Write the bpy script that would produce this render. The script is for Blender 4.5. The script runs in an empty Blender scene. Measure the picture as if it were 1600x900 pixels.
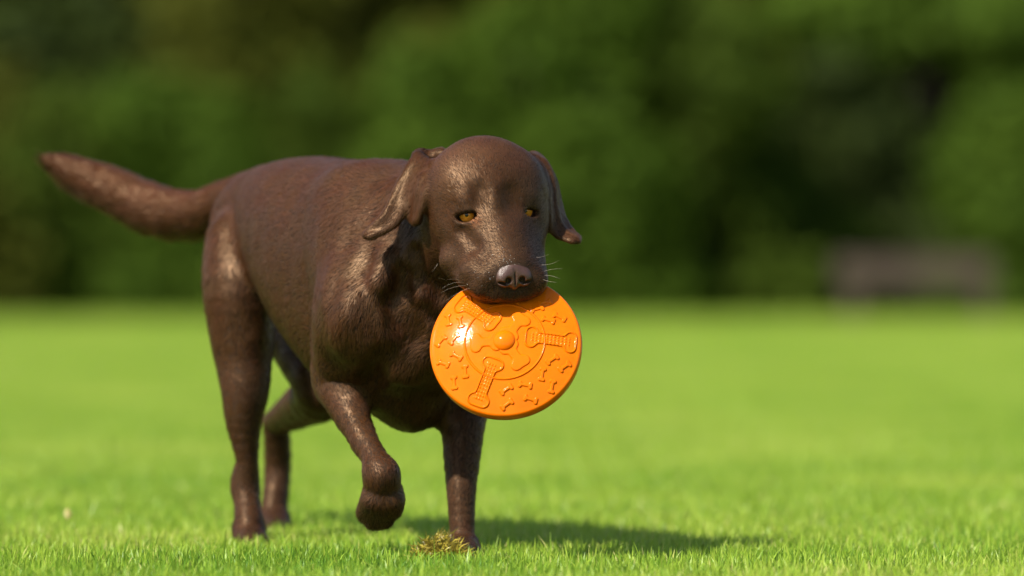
import bpy, math, random
import numpy as np
from mathutils import Vector, Matrix

# ------------------------------------------------------------------ camera, world, sun, exposure
scene = bpy.context.scene
R = math.radians
CAM_H, FPX, HORIZON = 0.43, 8889.0, 400.0       # camera height, focal length in photo pixels, horizon row

cam_data = bpy.data.cameras.new("camera")
cam = bpy.data.objects.new("camera", cam_data)
scene.collection.objects.link(cam)
cam.location = (0, 0, CAM_H)
cam.rotation_euler = (R(90) - math.atan((450 - HORIZON) / FPX), 0, 0)
cam_data.sensor_width = 36
cam_data.lens = FPX * 36 / 1600
cam_data.clip_start = 0.5
cam_data.clip_end = 3000
cam_data.dof.use_dof = True
cam_data.dof.focus_distance = 7.84
cam_data.dof.aperture_fstop = 2.4
scene.camera = cam

SUN_EL, SUN_AZ = R(46), R(42)                   # azimuth: from behind the camera round to the left
to_sun = Vector((-math.cos(SUN_EL) * math.sin(SUN_AZ), -math.cos(SUN_EL) * math.cos(SUN_AZ), math.sin(SUN_EL)))
world = bpy.data.worlds.new("World")
scene.world = world
world.use_nodes = True
wn = world.node_tree
bg = wn.nodes["Background"]
sky = wn.nodes.new("ShaderNodeTexSky")
sky.sky_type = 'NISHITA'
sky.sun_disc = False
sky.sun_elevation = SUN_EL
sky.sun_rotation = math.atan2(to_sun.x, to_sun.y)
wn.links.new(sky.outputs[0], bg.inputs[0])
bg.inputs[1].default_value = 0.095

sun_data = bpy.data.lights.new("sun", 'SUN')
sun_data.energy = 5.0
sun_data.angle = R(0.5)
sun_data.color = (1.0, 0.92, 0.80)
sun = bpy.data.objects.new("sun", sun_data)
scene.collection.objects.link(sun)
sun.rotation_euler = to_sun.to_track_quat('Z', 'Y').to_euler()
sun.location = (-6, 2, 9)

scene.view_settings.view_transform = 'Standard'
scene.view_settings.look = 'None'
scene.view_settings.exposure = 0.9
scene.view_settings.gamma = 1.0
scene.render.engine = 'CYCLES'
scene.cycles.use_denoising = True
scene.cycles.use_adaptive_sampling = True
scene.cycles.adaptive_threshold = 0.01
scene.cycles.max_bounces = 8
scene.cycles.transparent_max_bounces = 8
scene.cycles_curves.shape = 'RIBBONS'

rng = np.random.default_rng(7)


def at(px, py, d):
    """photo pixel at camera distance d -> world point"""
    return np.array(((px - 800) / FPX * d, d, CAM_H + (HORIZON - py) / FPX * d))


def m_of(px, d):
    return px / FPX * d


# ------------------------------------------------------------------ linking helpers
def link(o, parent=None):
    scene.collection.objects.link(o)
    if parent is not None:
        o.parent = parent
    return o


def tag(o, label=None, cat=None, group=None, kind=None):
    if label: o["label"] = label
    if cat: o["category"] = cat
    if group: o["group"] = group
    if kind: o["kind"] = kind
    return o


def mesh_obj(name, verts, faces, mat=None, parent=None, smooth=True):
    me = bpy.data.meshes.new(name)
    me.from_pydata([tuple(v) for v in verts], [], [tuple(f) for f in faces])
    if smooth:
        me.polygons.foreach_set("use_smooth", [True] * len(me.polygons))
    if mat is not None:
        for m in (mat if isinstance(mat, (list, tuple)) else [mat]):
            me.materials.append(m)
    me.update()
    return link(bpy.data.objects.new(name, me), parent)


def np_mesh(name, V, F, mat=None, parent=None, smooth=True):
    """fast mesh from arrays; F is (n,3) or (n,4)"""
    V = np.asarray(V, np.float32); F = np.asarray(F, np.int32)
    k = F.shape[1]
    me = bpy.data.meshes.new(name)
    me.vertices.add(len(V)); me.vertices.foreach_set("co", V.ravel())
    me.loops.add(F.size); me.loops.foreach_set("vertex_index", F.ravel())
    me.polygons.add(len(F))
    me.polygons.foreach_set("loop_start", np.arange(0, F.size, k, dtype=np.int32))
    me.polygons.foreach_set("loop_total", np.full(len(F), k, np.int32))
    me.polygons.foreach_set("use_smooth", np.full(len(F), smooth))
    if mat is not None:
        for m in (mat if isinstance(mat, (list, tuple)) else [mat]):
            me.materials.append(m)
    me.update(calc_edges=True)
    me.validate()
    return link(bpy.data.objects.new(name, me), parent)


def empty(name, loc=(0, 0, 0)):
    o = bpy.data.objects.new(name, None)
    o.location = loc
    return link(o)


# ------------------------------------------------------------------ node helpers
def new_mat(name):
    m = bpy.data.materials.new(name)
    m.use_nodes = True
    nt = m.node_tree
    return m, nt, nt.nodes["Principled BSDF"]


def noise(nt, scale, detail=4, rough=0.55, coord="Object", dim='3D'):
    tc = nt.nodes.new("ShaderNodeTexCoord")
    n = nt.nodes.new("ShaderNodeTexNoise")
    n.noise_dimensions = dim
    n.inputs["Scale"].default_value = scale
    n.inputs["Detail"].default_value = detail
    n.inputs["Roughness"].default_value = rough
    nt.links.new(tc.outputs[coord], n.inputs["Vector"])
    return n


def ramp(nt, src, stops):
    r = nt.nodes.new("ShaderNodeValToRGB")
    while len(r.color_ramp.elements) < len(stops):
        r.color_ramp.elements.new(0.5)
    for e, (p, c) in zip(r.color_ramp.elements, stops):
        e.position = p
        e.color = (*c, 1)
    nt.links.new(src, r.inputs[0])
    return r


def bump(nt, src, bsdf, strength, dist):
    b = nt.nodes.new("ShaderNodeBump")
    b.inputs["Strength"].default_value = strength
    b.inputs["Distance"].default_value = dist
    nt.links.new(src, b.inputs["Height"])
    nt.links.new(b.outputs[0], bsdf.inputs["Normal"])
    return b

# ------------------------------------------------------------------ ground and background
m_soil, nt, b = new_mat("lawn_soil")
n_ = noise(nt, 3.0, 5)
r_ = ramp(nt, n_.outputs[0], [(0.3, (0.050, 0.075, 0.012)), (0.7, (0.085, 0.120, 0.020))])
geo = nt.nodes.new("ShaderNodeNewGeometry"); sep = nt.nodes.new("ShaderNodeSeparateXYZ")
nt.links.new(geo.outputs["Position"], sep.inputs[0])
nl = noise(nt, 0.9, 3)
edge = nt.nodes.new("ShaderNodeMath"); edge.operation = 'ADD'; nt.links.new(sep.outputs["Y"], edge.inputs[0]); nt.links.new(nl.outputs[0], edge.inputs[1])
past = nt.nodes.new("ShaderNodeMapRange"); past.inputs["From Min"].default_value = 39.0; past.inputs["From Max"].default_value = 39.5
nt.links.new(edge.outputs[0], past.inputs["Value"])
litter = nt.nodes.new("ShaderNodeMix"); litter.data_type = 'RGBA'
litter.inputs[7].default_value = (0.040, 0.030, 0.016, 1)          # bare leaf litter under the shrubs
nt.links.new(past.outputs[0], litter.inputs[0]); nt.links.new(r_.outputs[0], litter.inputs[6])
nt.links.new(litter.outputs[2], b.inputs["Base Color"])
b.inputs["Roughness"].default_value = 0.95
gx = np.concatenate([np.linspace(-900, -40, 12), np.linspace(-30, 30, 41), np.linspace(40, 900, 12)])
gy = np.concatenate([np.linspace(-300, -10, 8), np.linspace(0, 90, 61), np.linspace(110, 1500, 14)])
GX, GY = np.meshgrid(gx, gy, indexing='ij')
GZ = np.zeros_like(GX)
GV = np.stack([GX, GY, GZ], -1).reshape(-1, 3)
ni, nj = GX.shape
ii, jj = np.meshgrid(np.arange(ni - 1), np.arange(nj - 1), indexing='ij')
GF = np.stack([ii * nj + jj, (ii + 1) * nj + jj, (ii + 1) * nj + jj + 1, ii * nj + jj + 1], -1).reshape(-1, 4)
ground = np_mesh("ground", GV, GF, m_soil)
tag(ground, "flat mown lawn ground reaching back to the shrubs", kind="structure")

BGS = 0.765          # the row of shrubs stands about 40 m away


def foliage_mat(name, c0, c1, trans):
    m = bpy.data.materials.new(name); m.use_nodes = True
    nt = m.node_tree; b = nt.nodes["Principled BSDF"]; out = nt.nodes["Material Output"]
    n_ = noise(nt, 1.6, 4, coord="Object")
    r_ = ramp(nt, n_.outputs[0], [(0.35, c0), (0.68, c1)])
    nt.links.new(r_.outputs[0], b.inputs["Base Color"])
    b.inputs["Roughness"].default_value = 0.7
    b.inputs["Specular IOR Level"].default_value = 0.10
    t = nt.nodes.new("ShaderNodeBsdfTranslucent")
    nt.links.new(r_.outputs[0], t.inputs[0])
    mx = nt.nodes.new("ShaderNodeMixShader"); mx.inputs[0].default_value = trans
    nt.links.new(b.outputs[0], mx.inputs[1]); nt.links.new(t.outputs[0], mx.inputs[2])
    nt.links.new(mx.outputs[0], out.inputs[0])
    return m


m_bark, nt, b = new_mat("bark")
n_ = noise(nt, 14, 6)
r_ = ramp(nt, n_.outputs[0], [(0.3, (0.016, 0.012, 0.008)), (0.7, (0.048, 0.036, 0.025))])
nt.links.new(r_.outputs[0], b.inputs["Base Color"]); b.inputs["Roughness"].default_value = 0.9
bump(nt, n_.outputs[0], b, 0.6, 0.03)

FOL = {
    "mid": foliage_mat("mid_green_leaves", (0.036, 0.060, 0.005), (0.060, 0.096, 0.008), 0.25),
    "bright": foliage_mat("bright_green_leaves", (0.040, 0.076, 0.005), (0.066, 0.114, 0.009), 0.28),
    "olive": foliage_mat("olive_leaves", (0.054, 0.066, 0.006), (0.082, 0.090, 0.010), 0.25),
    "dark": foliage_mat("evergreen_and_shade_leaves", (0.018, 0.030, 0.005), (0.033, 0.050, 0.007), 0.12),  # also stands in for shade on the two shrubs by the bench
    "brown": foliage_mat("reddish_olive_leaves", (0.056, 0.060, 0.006), (0.082, 0.082, 0.009), 0.25),
}


def leaf_cloud(lumps, n, size, r):
    """leaf faces spread through and over a set of ellipsoid lumps (cx, cy, cz, rx, ry, rz)"""
    lumps = np.array(lumps, float)
    w = lumps[:, 3] * lumps[:, 5]; w = w / w.sum()
    k = r.choice(len(lumps), n, p=w)
    d = r.normal(size=(n, 3)); d /= np.linalg.norm(d, axis=1)[:, None]
    rad = np.clip(1.0 - np.abs(r.normal(size=n)) * 0.22, 0.25, 1.0) + 0.05 * r.normal(size=n)
    # uneven outline: clumps pushed in and out
    clump = 0.13 * (np.sin(d[:, 0] * 7 + k * 1.7) + np.sin(d[:, 1] * 6 + k) + np.sin(d[:, 2] * 8 + k * 2.3)) / 1.5
    c = lumps[k, :3] + d * lumps[k, 3:] * (rad + clump)[:, None]
    c[:, 2] = np.where(c[:, 2] < 0.03, 0.03 + r.random(n) * 0.25, c[:, 2])
    nr = d + 0.75 * r.normal(size=(n, 3)); nr /= np.linalg.norm(nr, axis=1)[:, None]
    a = np.cross(nr, r.normal(size=(n, 3))); a /= np.linalg.norm(a, axis=1)[:, None]
    bb = np.cross(nr, a)
    s = size * r.uniform(0.6, 1.3, n)[:, None]
    V = np.stack([c - a * s, c - bb * s * 0.45 + nr * s * 0.12, c + a * s, c + bb * s * 0.45 + nr * s * 0.12], 1).reshape(-1, 3)
    F = np.arange(4 * n).reshape(n, 4)
    return V, F


def limb_mesh(paths):
    V, F = [], []
    for pts, rr in paths:
        v, f = tube(pts, rr, 7)
        o = len(V); V += list(v); F += [tuple(i + o for i in q) for q in f]
    return V, F


def tube(pts, radii, ns=5):
    pts = [np.array(p, float) for p in pts]; V = []; F = []
    for i, p in enumerate(pts):
        t = pts[min(i + 1, len(pts) - 1)] - pts[max(i - 1, 0)]; t = t / np.linalg.norm(t)
        x = np.cross(t, (0.3, 0.5, 0.81)); x /= np.linalg.norm(x); y = np.cross(t, x)
        for j in range(ns):
            a = 2 * math.pi * j / ns
            V.append(p + radii[i] * (math.cos(a) * x + math.sin(a) * y))
    for i in range(len(pts) - 1):
        for j in range(ns):
            k = (j + 1) % ns
            F.append((i * ns + j, i * ns + k, (i + 1) * ns + k, (i + 1) * ns + j))
    F.append(tuple(range(ns))[::-1]); F.append(tuple(range((len(pts) - 1) * ns, len(pts) * ns)))
    return V, F


def woody(name, cat, x, y, h, w, kind, label, group, bare=0.0, n=7000, size=0.10, seed=0):
    """a shrub or tree: trunk with limbs, and a crown of leaf faces; bare = height of clear trunk"""
    x, y, h, w, bare, size = x * BGS, y * BGS, h * BGS, w * BGS, bare * BGS, size * BGS
    r = np.random.default_rng(seed)
    root = empty(name, (x, y, 0)); tag(root, label, cat, group)
    ch = h - bare
    lumps = []
    nl = 9 if bare else 10
    for i in range(nl):
        a = 2 * math.pi * i / nl + r.uniform(-0.4, 0.4); t = r.uniform(0.12, 0.95)
        rr = w * 0.5 * (0.62 if t < 0.75 else 0.42) * r.uniform(0.6, 1.0)
        s = w * r.uniform(0.20, 0.30)
        lumps.append((math.cos(a) * rr, math.sin(a) * rr, bare + ch * (0.10 + 0.78 * t), s, s, min(ch * 0.26, s * r.uniform(0.8, 1.15))))
    lumps.append((0, 0, bare + ch * 0.5, w * 0.30, w * 0.30, ch * 0.40))
    if bare:
        for i in range(6):                        # low hanging boughs
            a = 2 * math.pi * i / 6 + r.uniform(-0.3, 0.3)
            lumps.append((math.cos(a) * w * 0.30, math.sin(a) * w * 0.30, bare + ch * 0.06, w * 0.24, w * 0.24, ch * 0.10))
    if not bare:
        for i in range(7):                        # skirts that reach the ground
            a = 2 * math.pi * i / 7 + r.uniform(-0.3, 0.3)
            lumps.append((math.cos(a) * w * 0.34, math.sin(a) * w * 0.34, 0.20, w * 0.22, w * 0.22, 0.26))
    V, F = leaf_cloud(lumps, n, size, r)
    np_mesh("crown", V, F, FOL[kind], root, smooth=False)
    paths = []
    tr = 0.045 * h ** 0.8 if bare else 0.035 * h
    top = bare + ch * 0.55
    paths.append(([(0, 0, -0.02), (0.03 * w * r.normal(), 0.02 * w, top * 0.5), (0.05 * w * r.normal(), 0, top)], [tr * 1.25, tr * 0.85, tr * 0.35]))
    for lm in lumps[:7]:
        z0 = max(bare * 0.85, 0.08 * h) + r.uniform(0, 0.25) * ch
        paths.append(([(0, 0, min(z0, top * 0.9)), (lm[0] * 0.5, lm[1] * 0.5, (z0 + lm[2]) * 0.52), lm[:3]], [tr * 0.5, tr * 0.3, tr * 0.1]))
    V, F = limb_mesh(paths)
    mesh_obj("trunk", V, F, m_bark, root)
    return root


def bx_(px, y):
    return (px - 800) / FPX * y


SHRUBS = [
    # photo column, distance, height, width, leaves, label
    (-160, 51.6, 2.6, 2.3, "olive", "olive shrub at the far left end of the shrub row"),
    (60, 52.0, 2.15, 1.9, "mid", "mid green shrub left of the dark gap behind the dog's tail"),
    (265, 51.8, 2.15, 1.45, "bright", "bright green shrub above the dog's rump"),
    (480, 52.4, 2.30, 1.6, "mid", "mid green shrub behind the dog's back"),
    (690, 51.9, 2.9, 1.8, "bright", "bright green shrub behind the dog's head"),
    (905, 51.7, 3.6, 1.9, "bright", "tall bright shrub just right of the dog's head"),
    (1095, 52.2, 3.2, 1.8, "mid", "mid green shrub left of the dark hollow by the bench"),
    (1245, 52.8, 1.35, 1.2, "mid", "low mid green shrub beside the left end of the bench"),
    (1335, 54.6, 2.75, 1.5, "dark", "added shrub with leaves coloured dark as shade in the hollow above the bench"),  # added; its dark leaf colour stands in for the hollow's shade
    (1440, 53.6, 0.88, 1.6, "dark", "low shrub with leaves coloured dark as shade right behind the wooden bench"),  # leaf colour darkened so the sunlit top sinks into the hollow's shade
    (1640, 52.0, 2.30, 1.6, "bright", "bright green shrub right of the wooden bench"),
    (1840, 51.8, 2.6, 1.9, "mid", "mid green shrub at the far right end of the shrub row"),
]
for i, (px, y, h, w, kind, lab) in enumerate(SHRUBS):
    woody("shrub", "shrub", bx_(px, y), y, h, w * 1.3, kind, lab, "shrubs along the back edge of the lawn", 0.0, 9000, 0.085, 100 + i)

TREES = [
    (-330, 57.5, 8.0, 5.5, 2.3, "dark", "dark evergreen tree beyond the left end of the shrubs"),
    (150, 58.0, 8.5, 4.6, 2.2, "dark", "dark evergreen tree with its crown over the left shrubs"),
    (520, 57.0, 8.0, 4.4, 2.0, "olive", "olive leaved tree behind the shrubs above the dog's back"),
    (800, 59.0, 9.0, 4.6, 2.2, "mid", "mid green tree behind the shrubs above the dog's head"),
    (1060, 56.5, 7.5, 4.2, 1.9, "brown", "reddish olive tree behind the shrubs right of the dog"),
    (1440, 56.0, 8.0, 4.4, 2.5, "bright", "bright green tree with its crown above the bench"),
    (1760, 57.5, 8.5, 5.0, 2.1, "mid", "mid green tree beyond the right end of the shrubs"),
]
for i, (px, y, h, w, bare, kind, lab) in enumerate(TREES):
    woody("tree", "tree", bx_(px, y), y, h, w, kind, lab, "trees standing behind the shrubs", bare, 17000, 0.13, 300 + i)

# the wood behind: one dark mass of evergreens that nobody could count
r = np.random.default_rng(77)
lumps = []
for row, (yy, n_l) in enumerate(((53, 22), (56, 22), (60, 22))):
    for i in range(n_l):
        x = -30 + 60 * (i + 0.5 * (row % 2)) / n_l + r.uniform(-0.6, 0.6)
        for z in (0.9, 2.3, 3.8, 5.4, 7.2, 9.0):
            s = r.uniform(1.7, 2.3)
            lumps.append((x + r.uniform(-0.5, 0.5), yy + r.uniform(-0.6, 0.6), z + r.uniform(-0.4, 0.4), s, s * 0.8, s * 0.95))
V, F = leaf_cloud(lumps, 220000, 0.34, r)
wood = np_mesh("treeline", V, F, FOL["dark"], smooth=False)
tag(wood, "dark wood of evergreens closing off the view behind the trees", kind="stuff")

# ------------------------------------------------------------------ the bench
m_wood, nt, b = new_mat("weathered_bench_wood")
n_ = noise(nt, 9, 6)
r_ = ramp(nt, n_.outputs[0], [(0.3, (0.034, 0.022, 0.012)), (0.7, (0.060, 0.040, 0.023))])
nt.links.new(r_.outputs[0], b.inputs["Base Color"]); b.inputs["Roughness"].default_value = 0.75
bump(nt, n_.outputs[0], b, 0.3, 0.004)


def box_vf(x0, x1, y0, y1, z0, z1, c=0.006):
    """a board with chamfered long edges"""
    prof = [(y0 + c, z0), (y1 - c, z0), (y1, z0 + c), (y1, z1 - c), (y1 - c, z1), (y0 + c, z1), (y0, z1 - c), (y0, z0 + c)]
    V = [(x0, y, z) for y, z in prof] + [(x1, y, z) for y, z in prof]
    F = [(i, (i + 1) % 8, 8 + (i + 1) % 8, 8 + i) for i in range(8)] + [tuple(range(8))[::-1], tuple(range(8, 16))]
    return V, F


BY = 38.0
bench = empty("park_bench", (bx_(1432, BY), BY, 0))
tag(bench, "low brown wooden bench in front of the shrubs at the right", "bench")
bw = 0.53
for i in range(4):
    V, F = box_vf(-bw, bw, -0.26 + i * 0.115, -0.26 + i * 0.115 + 0.100, 0.225, 0.255)
    mesh_obj("seat_slat", V, F, m_wood, bench, False)
for i in range(3):
    z = 0.275 + i * 0.052
    V, F = box_vf(-bw, bw, 0.21 + i * 0.012, 0.24 + i * 0.012, z, z + 0.046)
    mesh_obj("back_slat", V, F, m_wood, bench, False)
for sx in (-1, 1):
    x = sx * (bw - 0.10)
    for y0, zt in ((-0.24, 0.223), (0.17, 0.223)):
        V, F = box_vf(x - 0.04, x + 0.04, y0, y0 + 0.075, 0, zt); mesh_obj("leg", V, F, m_wood, bench, False)
    V, F = box_vf(x - 0.03, x + 0.03, 0.248, 0.29, 0.08, 0.435); mesh_obj("back_post", V, F, m_wood, bench, False)
V, F = box_vf(-bw + 0.13, bw - 0.13, -0.03, 0.02, 0.08, 0.13); mesh_obj("stretcher", V, F, m_wood, bench, False)

# ------------------------------------------------------------------ signed-distance modelling of the dog's body
def unit(v):
    v = np.asarray(v, float)
    return v / np.linalg.norm(v)


class Cone:
    """round cone from a to b, optionally flattened by s along axis n"""
    def __init__(self, a, b, ra, rb, k=0.03, n=None, s=1.0, sub=False):
        self.a, self.b, self.ra, self.rb = np.array(a, float), np.array(b, float), ra, rb
        self.k, self.sub = k, sub
        self.n = None if n is None else unit(n)
        self.s = s
        self.dir = unit(self.b - self.a)

    def warp(self, P):
        if self.n is None:
            return P
        return P + (self.s - 1) * ((P - self.a) @ self.n)[..., None] * self.n

    def dist(self, P):
        P = self.warp(P); a = self.a; b = self.warp(self.b[None])[0]
        ba = b - a; l2 = ba @ ba; rr = self.ra - self.rb
        a2 = max(l2 - rr * rr, 1e-9); il2 = 1.0 / l2
        pa = P - a
        y = pa @ ba; z = y - l2
        x = pa * l2 - y[..., None] * ba
        x2 = np.einsum('...i,...i', x, x)
        y2 = y * y * l2; z2 = z * z * l2
        k = np.sign(rr) * rr * rr * x2
        d = (np.sqrt(x2 * a2 * il2) + y * rr) * il2 - self.ra
        c1 = np.sign(z) * a2 * z2 > k
        d = np.where(c1, np.sqrt(x2 + z2) * il2 - self.rb, d)
        c2 = (~c1) & (np.sign(y) * a2 * y2 < k)
        d = np.where(c2, np.sqrt(x2 + y2) * il2 - self.ra, d)
        return d / max(self.s, 1.0) if self.n is not None else d


class Ell:
    """ellipsoid with own axes (rows of B)"""
    def __init__(self, c, r, B=None, k=0.03, sub=False, dir=None):
        self.c, self.r = np.array(c, float), np.array(r, float)
        self.B = np.eye(3) if B is None else np.array(B, float)
        self.k, self.sub = k, sub
        self.dir = np.array((0, 0, -1.0)) if dir is None else unit(dir)

    def dist(self, P):
        q = (P - self.c) @ self.B.T
        k0 = np.sqrt(np.einsum('...i,...i', q / self.r, q / self.r))
        k1 = np.sqrt(np.einsum('...i,...i', q / self.r ** 2, q / self.r ** 2)) + 1e-9
        return k0 * (k0 - 1) / k1 if True else k0


class Sweep:
    """egg-shaped trunk along a straight axis: stations (s, half width, top z, bottom z, lateral shift)"""
    def __init__(self, o, f, r, st, k=0.03, dir=None, p=2.3):
        self.o, self.f, self.rt = np.array(o, float), unit(f), unit(r)
        self.st = np.array(st, float)[np.argsort([t[0] for t in st])]
        self.k, self.sub, self.p = k, False, p
        self.dir = -self.f if dir is None else unit(dir)

    def interp(self, s):
        x = self.st[:, 0]; out = []
        i = np.clip(np.searchsorted(x, s) - 1, 0, len(x) - 2)
        h = x[i + 1] - x[i]; t = np.clip((s - x[i]) / h, 0, 1)
        for c in (1, 2, 3):
            y = self.st[:, c]; m = np.gradient(y, x)
            out.append((2*t**3-3*t**2+1)*y[i] + (t**3-2*t**2+t)*h*m[i] + (-2*t**3+3*t**2)*y[i+1] + (t**3-t**2)*h*m[i+1])
        return out

    def dist(self, P):
        q = P - self.o
        s = q @ self.f; u = q @ self.rt; z = P[..., 2]
        hw, zt, zb = self.interp(np.clip(s, self.st[0, 0], self.st[-1, 0]))
        hh = np.maximum((zt - zb) / 2, 0.01); hw = np.maximum(hw, 0.01)
        v = z - (zt + zb) / 2
        over = np.maximum(np.maximum(self.st[0, 0] - s, s - self.st[-1, 0]), 0)
        a = np.abs(u) / hw; b = np.abs(v) / hh
        k0 = (a ** self.p + b ** self.p) ** (1 / self.p) + 1e-9
        rad = np.sqrt(u * u + v * v)
        d = (k0 - 1) * np.minimum(rad / k0 + 0.0, np.maximum(hw, hh))
        d = np.where(k0 < 0.3, -0.7 * np.minimum(hw, hh), d) * 0.9
        return np.where(over > 0, np.hypot(np.maximum(d, 0), over), d)


def smin(a, b, k):
    h = np.maximum(k - np.abs(a - b), 0) / k
    return np.minimum(a, b) - h * h * k * 0.25


class Group:
    def __init__(self, prims, k, sub_k=None):
        self.prims, self.k = prims, k

    def dist(self, P, active=None):
        d = None
        for i, p in enumerate(self.prims):
            if active is not None and not active[i]:
                continue
            e = p.dist(P)
            if d is None:
                d = -smin(-np.full(e.shape, 9.0), e, p.k) if p.sub else e
            elif p.sub:
                d = -smin(-d, e, p.k)
            else:
                d = smin(d, e, p.k)
        return d


CREASES, GROUPS = [], []


def sdf(groups, P, active=None):
    d = None
    for gi, g in enumerate(groups):
        e = g.dist(P, None if active is None else active[gi])
        if e is None:
            continue
        d = e if d is None else smin(d, e, g.k)
    if d is None:
        return np.full(P.shape[:-1], 9.0)
    for c in CREASES if groups is GROUPS else ():
        d = -smin(-d, c.dist(P), c.k)
    return d


def sdf_chunks(groups, P, cell=0.06):
    """distances at many points, cell by cell, with only the shapes near each cell"""
    out = np.empty(len(P))
    key = np.floor(P / cell).astype(int)
    uk, inv = np.unique(key, axis=0, return_inverse=True)
    inv = inv.ravel()
    order = np.argsort(inv, kind='stable'); cuts = np.searchsorted(inv[order], np.arange(len(uk) + 1))
    C = (uk + 0.5) * cell; half = cell * 0.87 + 0.004
    D = [[p.dist(C) for p in g.prims] for g in groups]
    best = np.min([d for gd, g in zip(D, groups) for d, p in zip(gd, g.prims) if not p.sub], axis=0)
    lim = np.maximum(half * 1.5 + 0.02, best + 2 * half)
    for i in range(len(uk)):
        ids = order[cuts[i]:cuts[i + 1]]
        act = [[bool(D[gi][pi][i] < lim[i] + p.k) for pi, p in enumerate(g.prims)] for gi, g in enumerate(groups)]
        out[ids] = sdf(groups, P[ids], act)
    return out


def gradient(groups, P, e=0.0008):
    f0 = sdf_chunks(groups, P)
    g = np.stack([sdf_chunks(groups, P + np.eye(3)[i] * e) - f0 for i in range(3)], 1) / e
    return f0, g


def polygonise(groups, lo, hi, h, B=16):
    """surface nets over the blocks near the surface"""
    lo = np.array(lo); n = np.ceil((np.array(hi) - lo) / h / B).astype(int)
    shape = n * B + 1
    G = np.full(shape, 9.0, np.float32)
    ax = [lo[i] + (np.arange(n[i]) + 0.5) * B * h for i in range(3)]
    C = np.stack(np.meshgrid(*ax, indexing='ij'), -1).reshape(-1, 3)
    half = B * h * 0.5 * math.sqrt(3)
    D = [[p.dist(C) for p in g.prims] for g in groups]
    allmin = np.min([d for gd, g in zip(D, groups) for d, p in zip(gd, g.prims) if not p.sub], axis=0)
    loc = np.stack(np.meshgrid(*[np.arange(B + 1)] * 3, indexing='ij'), -1).reshape(-1, 3) * h
    for ci in np.nonzero((allmin < half * 1.35 + 0.02))[0]:
        act = [[bool(D[gi][pi][ci] < half * 1.5 + 0.02 + p.k) for pi, p in enumerate(g.prims)] for gi, g in enumerate(groups)]
        if not any(any(a) for a in act):
            continue
        ijk = np.array(np.unravel_index(ci, n)) * B
        v = sdf(groups, loc + lo + ijk * h, act).reshape(B + 1, B + 1, B + 1)
        G[ijk[0]:ijk[0]+B+1, ijk[1]:ijk[1]+B+1, ijk[2]:ijk[2]+B+1] = v
    neg = G < 0
    c = [G[i:G.shape[0]-1+i or None, j:G.shape[1]-1+j or None, k:G.shape[2]-1+k or None] for i in (0, 1) for j in (0, 1) for k in (0, 1)]
    cn = sum((x < 0).astype(np.int8) for x in c)
    cells = np.argwhere((cn > 0) & (cn < 8))
    idx = np.full(np.array(G.shape) - 1, -1, np.int32)
    idx[tuple(cells.T)] = np.arange(len(cells))
    off = np.array([(i, j, k) for i in (0, 1) for j in (0, 1) for k in (0, 1)])
    cv = np.stack([G[tuple((cells + o).T)] for o in off], 1)
    acc = np.zeros((len(cells), 3)); cnt = np.zeros(len(cells))
    for a in range(8):
        for b in range(a + 1, 8):
            if np.abs(off[a] - off[b]).sum() != 1:
                continue
            m = (cv[:, a] < 0) != (cv[:, b] < 0)
            t = cv[m, a] / (cv[m, a] - cv[m, b])
            acc[m] += off[a] + t[:, None] * (off[b] - off[a]); cnt[m] += 1
    V = lo + (cells + acc / cnt[:, None]) * h
    F = []
    for axis in range(3):
        s0 = [slice(None)] * 3; s1 = [slice(None)] * 3
        s0[axis] = slice(0, -1); s1[axis] = slice(1, None)
        e = np.argwhere(neg[tuple(s0)] != neg[tuple(s1)])
        u, w = [(1, 2), (2, 0), (0, 1)][axis]
        e = e[(e[:, u] > 0) & (e[:, w] > 0)]
        du = np.eye(3, dtype=int)[u]; dw = np.eye(3, dtype=int)[w]
        q = np.stack([idx[tuple((e - du - dw).T)], idx[tuple((e - dw).T)], idx[tuple(e.T)], idx[tuple((e - du).T)]], 1)
        flip = ~neg[tuple(e.T)]
        q[flip] = q[flip][:, ::-1]
        F.append(q)
    F = np.concatenate(F)
    F = F[(F >= 0).all(1)]
    return V, F


# ---- body frame: the dog walks towards the camera, bearing a little to the right of it
YAW = R(26)
FWD = np.array((math.sin(YAW), -math.cos(YAW), 0.0))
RGT = np.array((-math.cos(YAW), -math.sin(YAW), 0.0))      # the dog's right = left of the picture
UP = np.array((0, 0, 1.0))
SC = at(622, 400, 8.15); SC[2] = 0.0


def bf(s, r, z):
    return SC + FWD * s + RGT * r + UP * z


# ---- head frame
H_YAW, H_PITCH, H_ROLL = R(19), R(31), R(4.5)
HE = at(776, 335, 7.90)
hy = np.array((math.sin(H_YAW) * math.cos(H_PITCH), -math.cos(H_YAW) * math.cos(H_PITCH), -math.sin(H_PITCH)))
hx = unit(np.cross(hy, UP)) * -1
if hx[0] < 0: hx = -hx
hz = np.cross(hx, hy)
if hz[2] < 0: hz = -hz
hx, hz = hx * math.cos(H_ROLL) + hz * math.sin(H_ROLL), hz * math.cos(H_ROLL) - hx * math.sin(H_ROLL)
HB = np.array([hx, hy, hz])


def hd(x, y, z):
    """head space (x to picture right, y along the muzzle, z up) -> world"""
    return HE + hx * x + hy * y + hz * z


def hell(c, r, k=0.02, sub=False, rot=None, dir=None):
    B = HB if rot is None else rot @ HB
    return Ell(hd(*c), r, B, k, sub, dir)


def rotx(a):
    c, s = math.cos(a), math.sin(a)
    return np.array([[1, 0, 0], [0, c, s], [0, -s, c]])


def roty(a):
    c, s = math.cos(a), math.sin(a)
    return np.array([[c, 0, -s], [0, 1, 0], [s, 0, c]])


def rotz(a):
    c, s = math.cos(a), math.sin(a)
    return np.array([[c, s, 0], [-s, c, 0], [0, 0, 1]])


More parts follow.
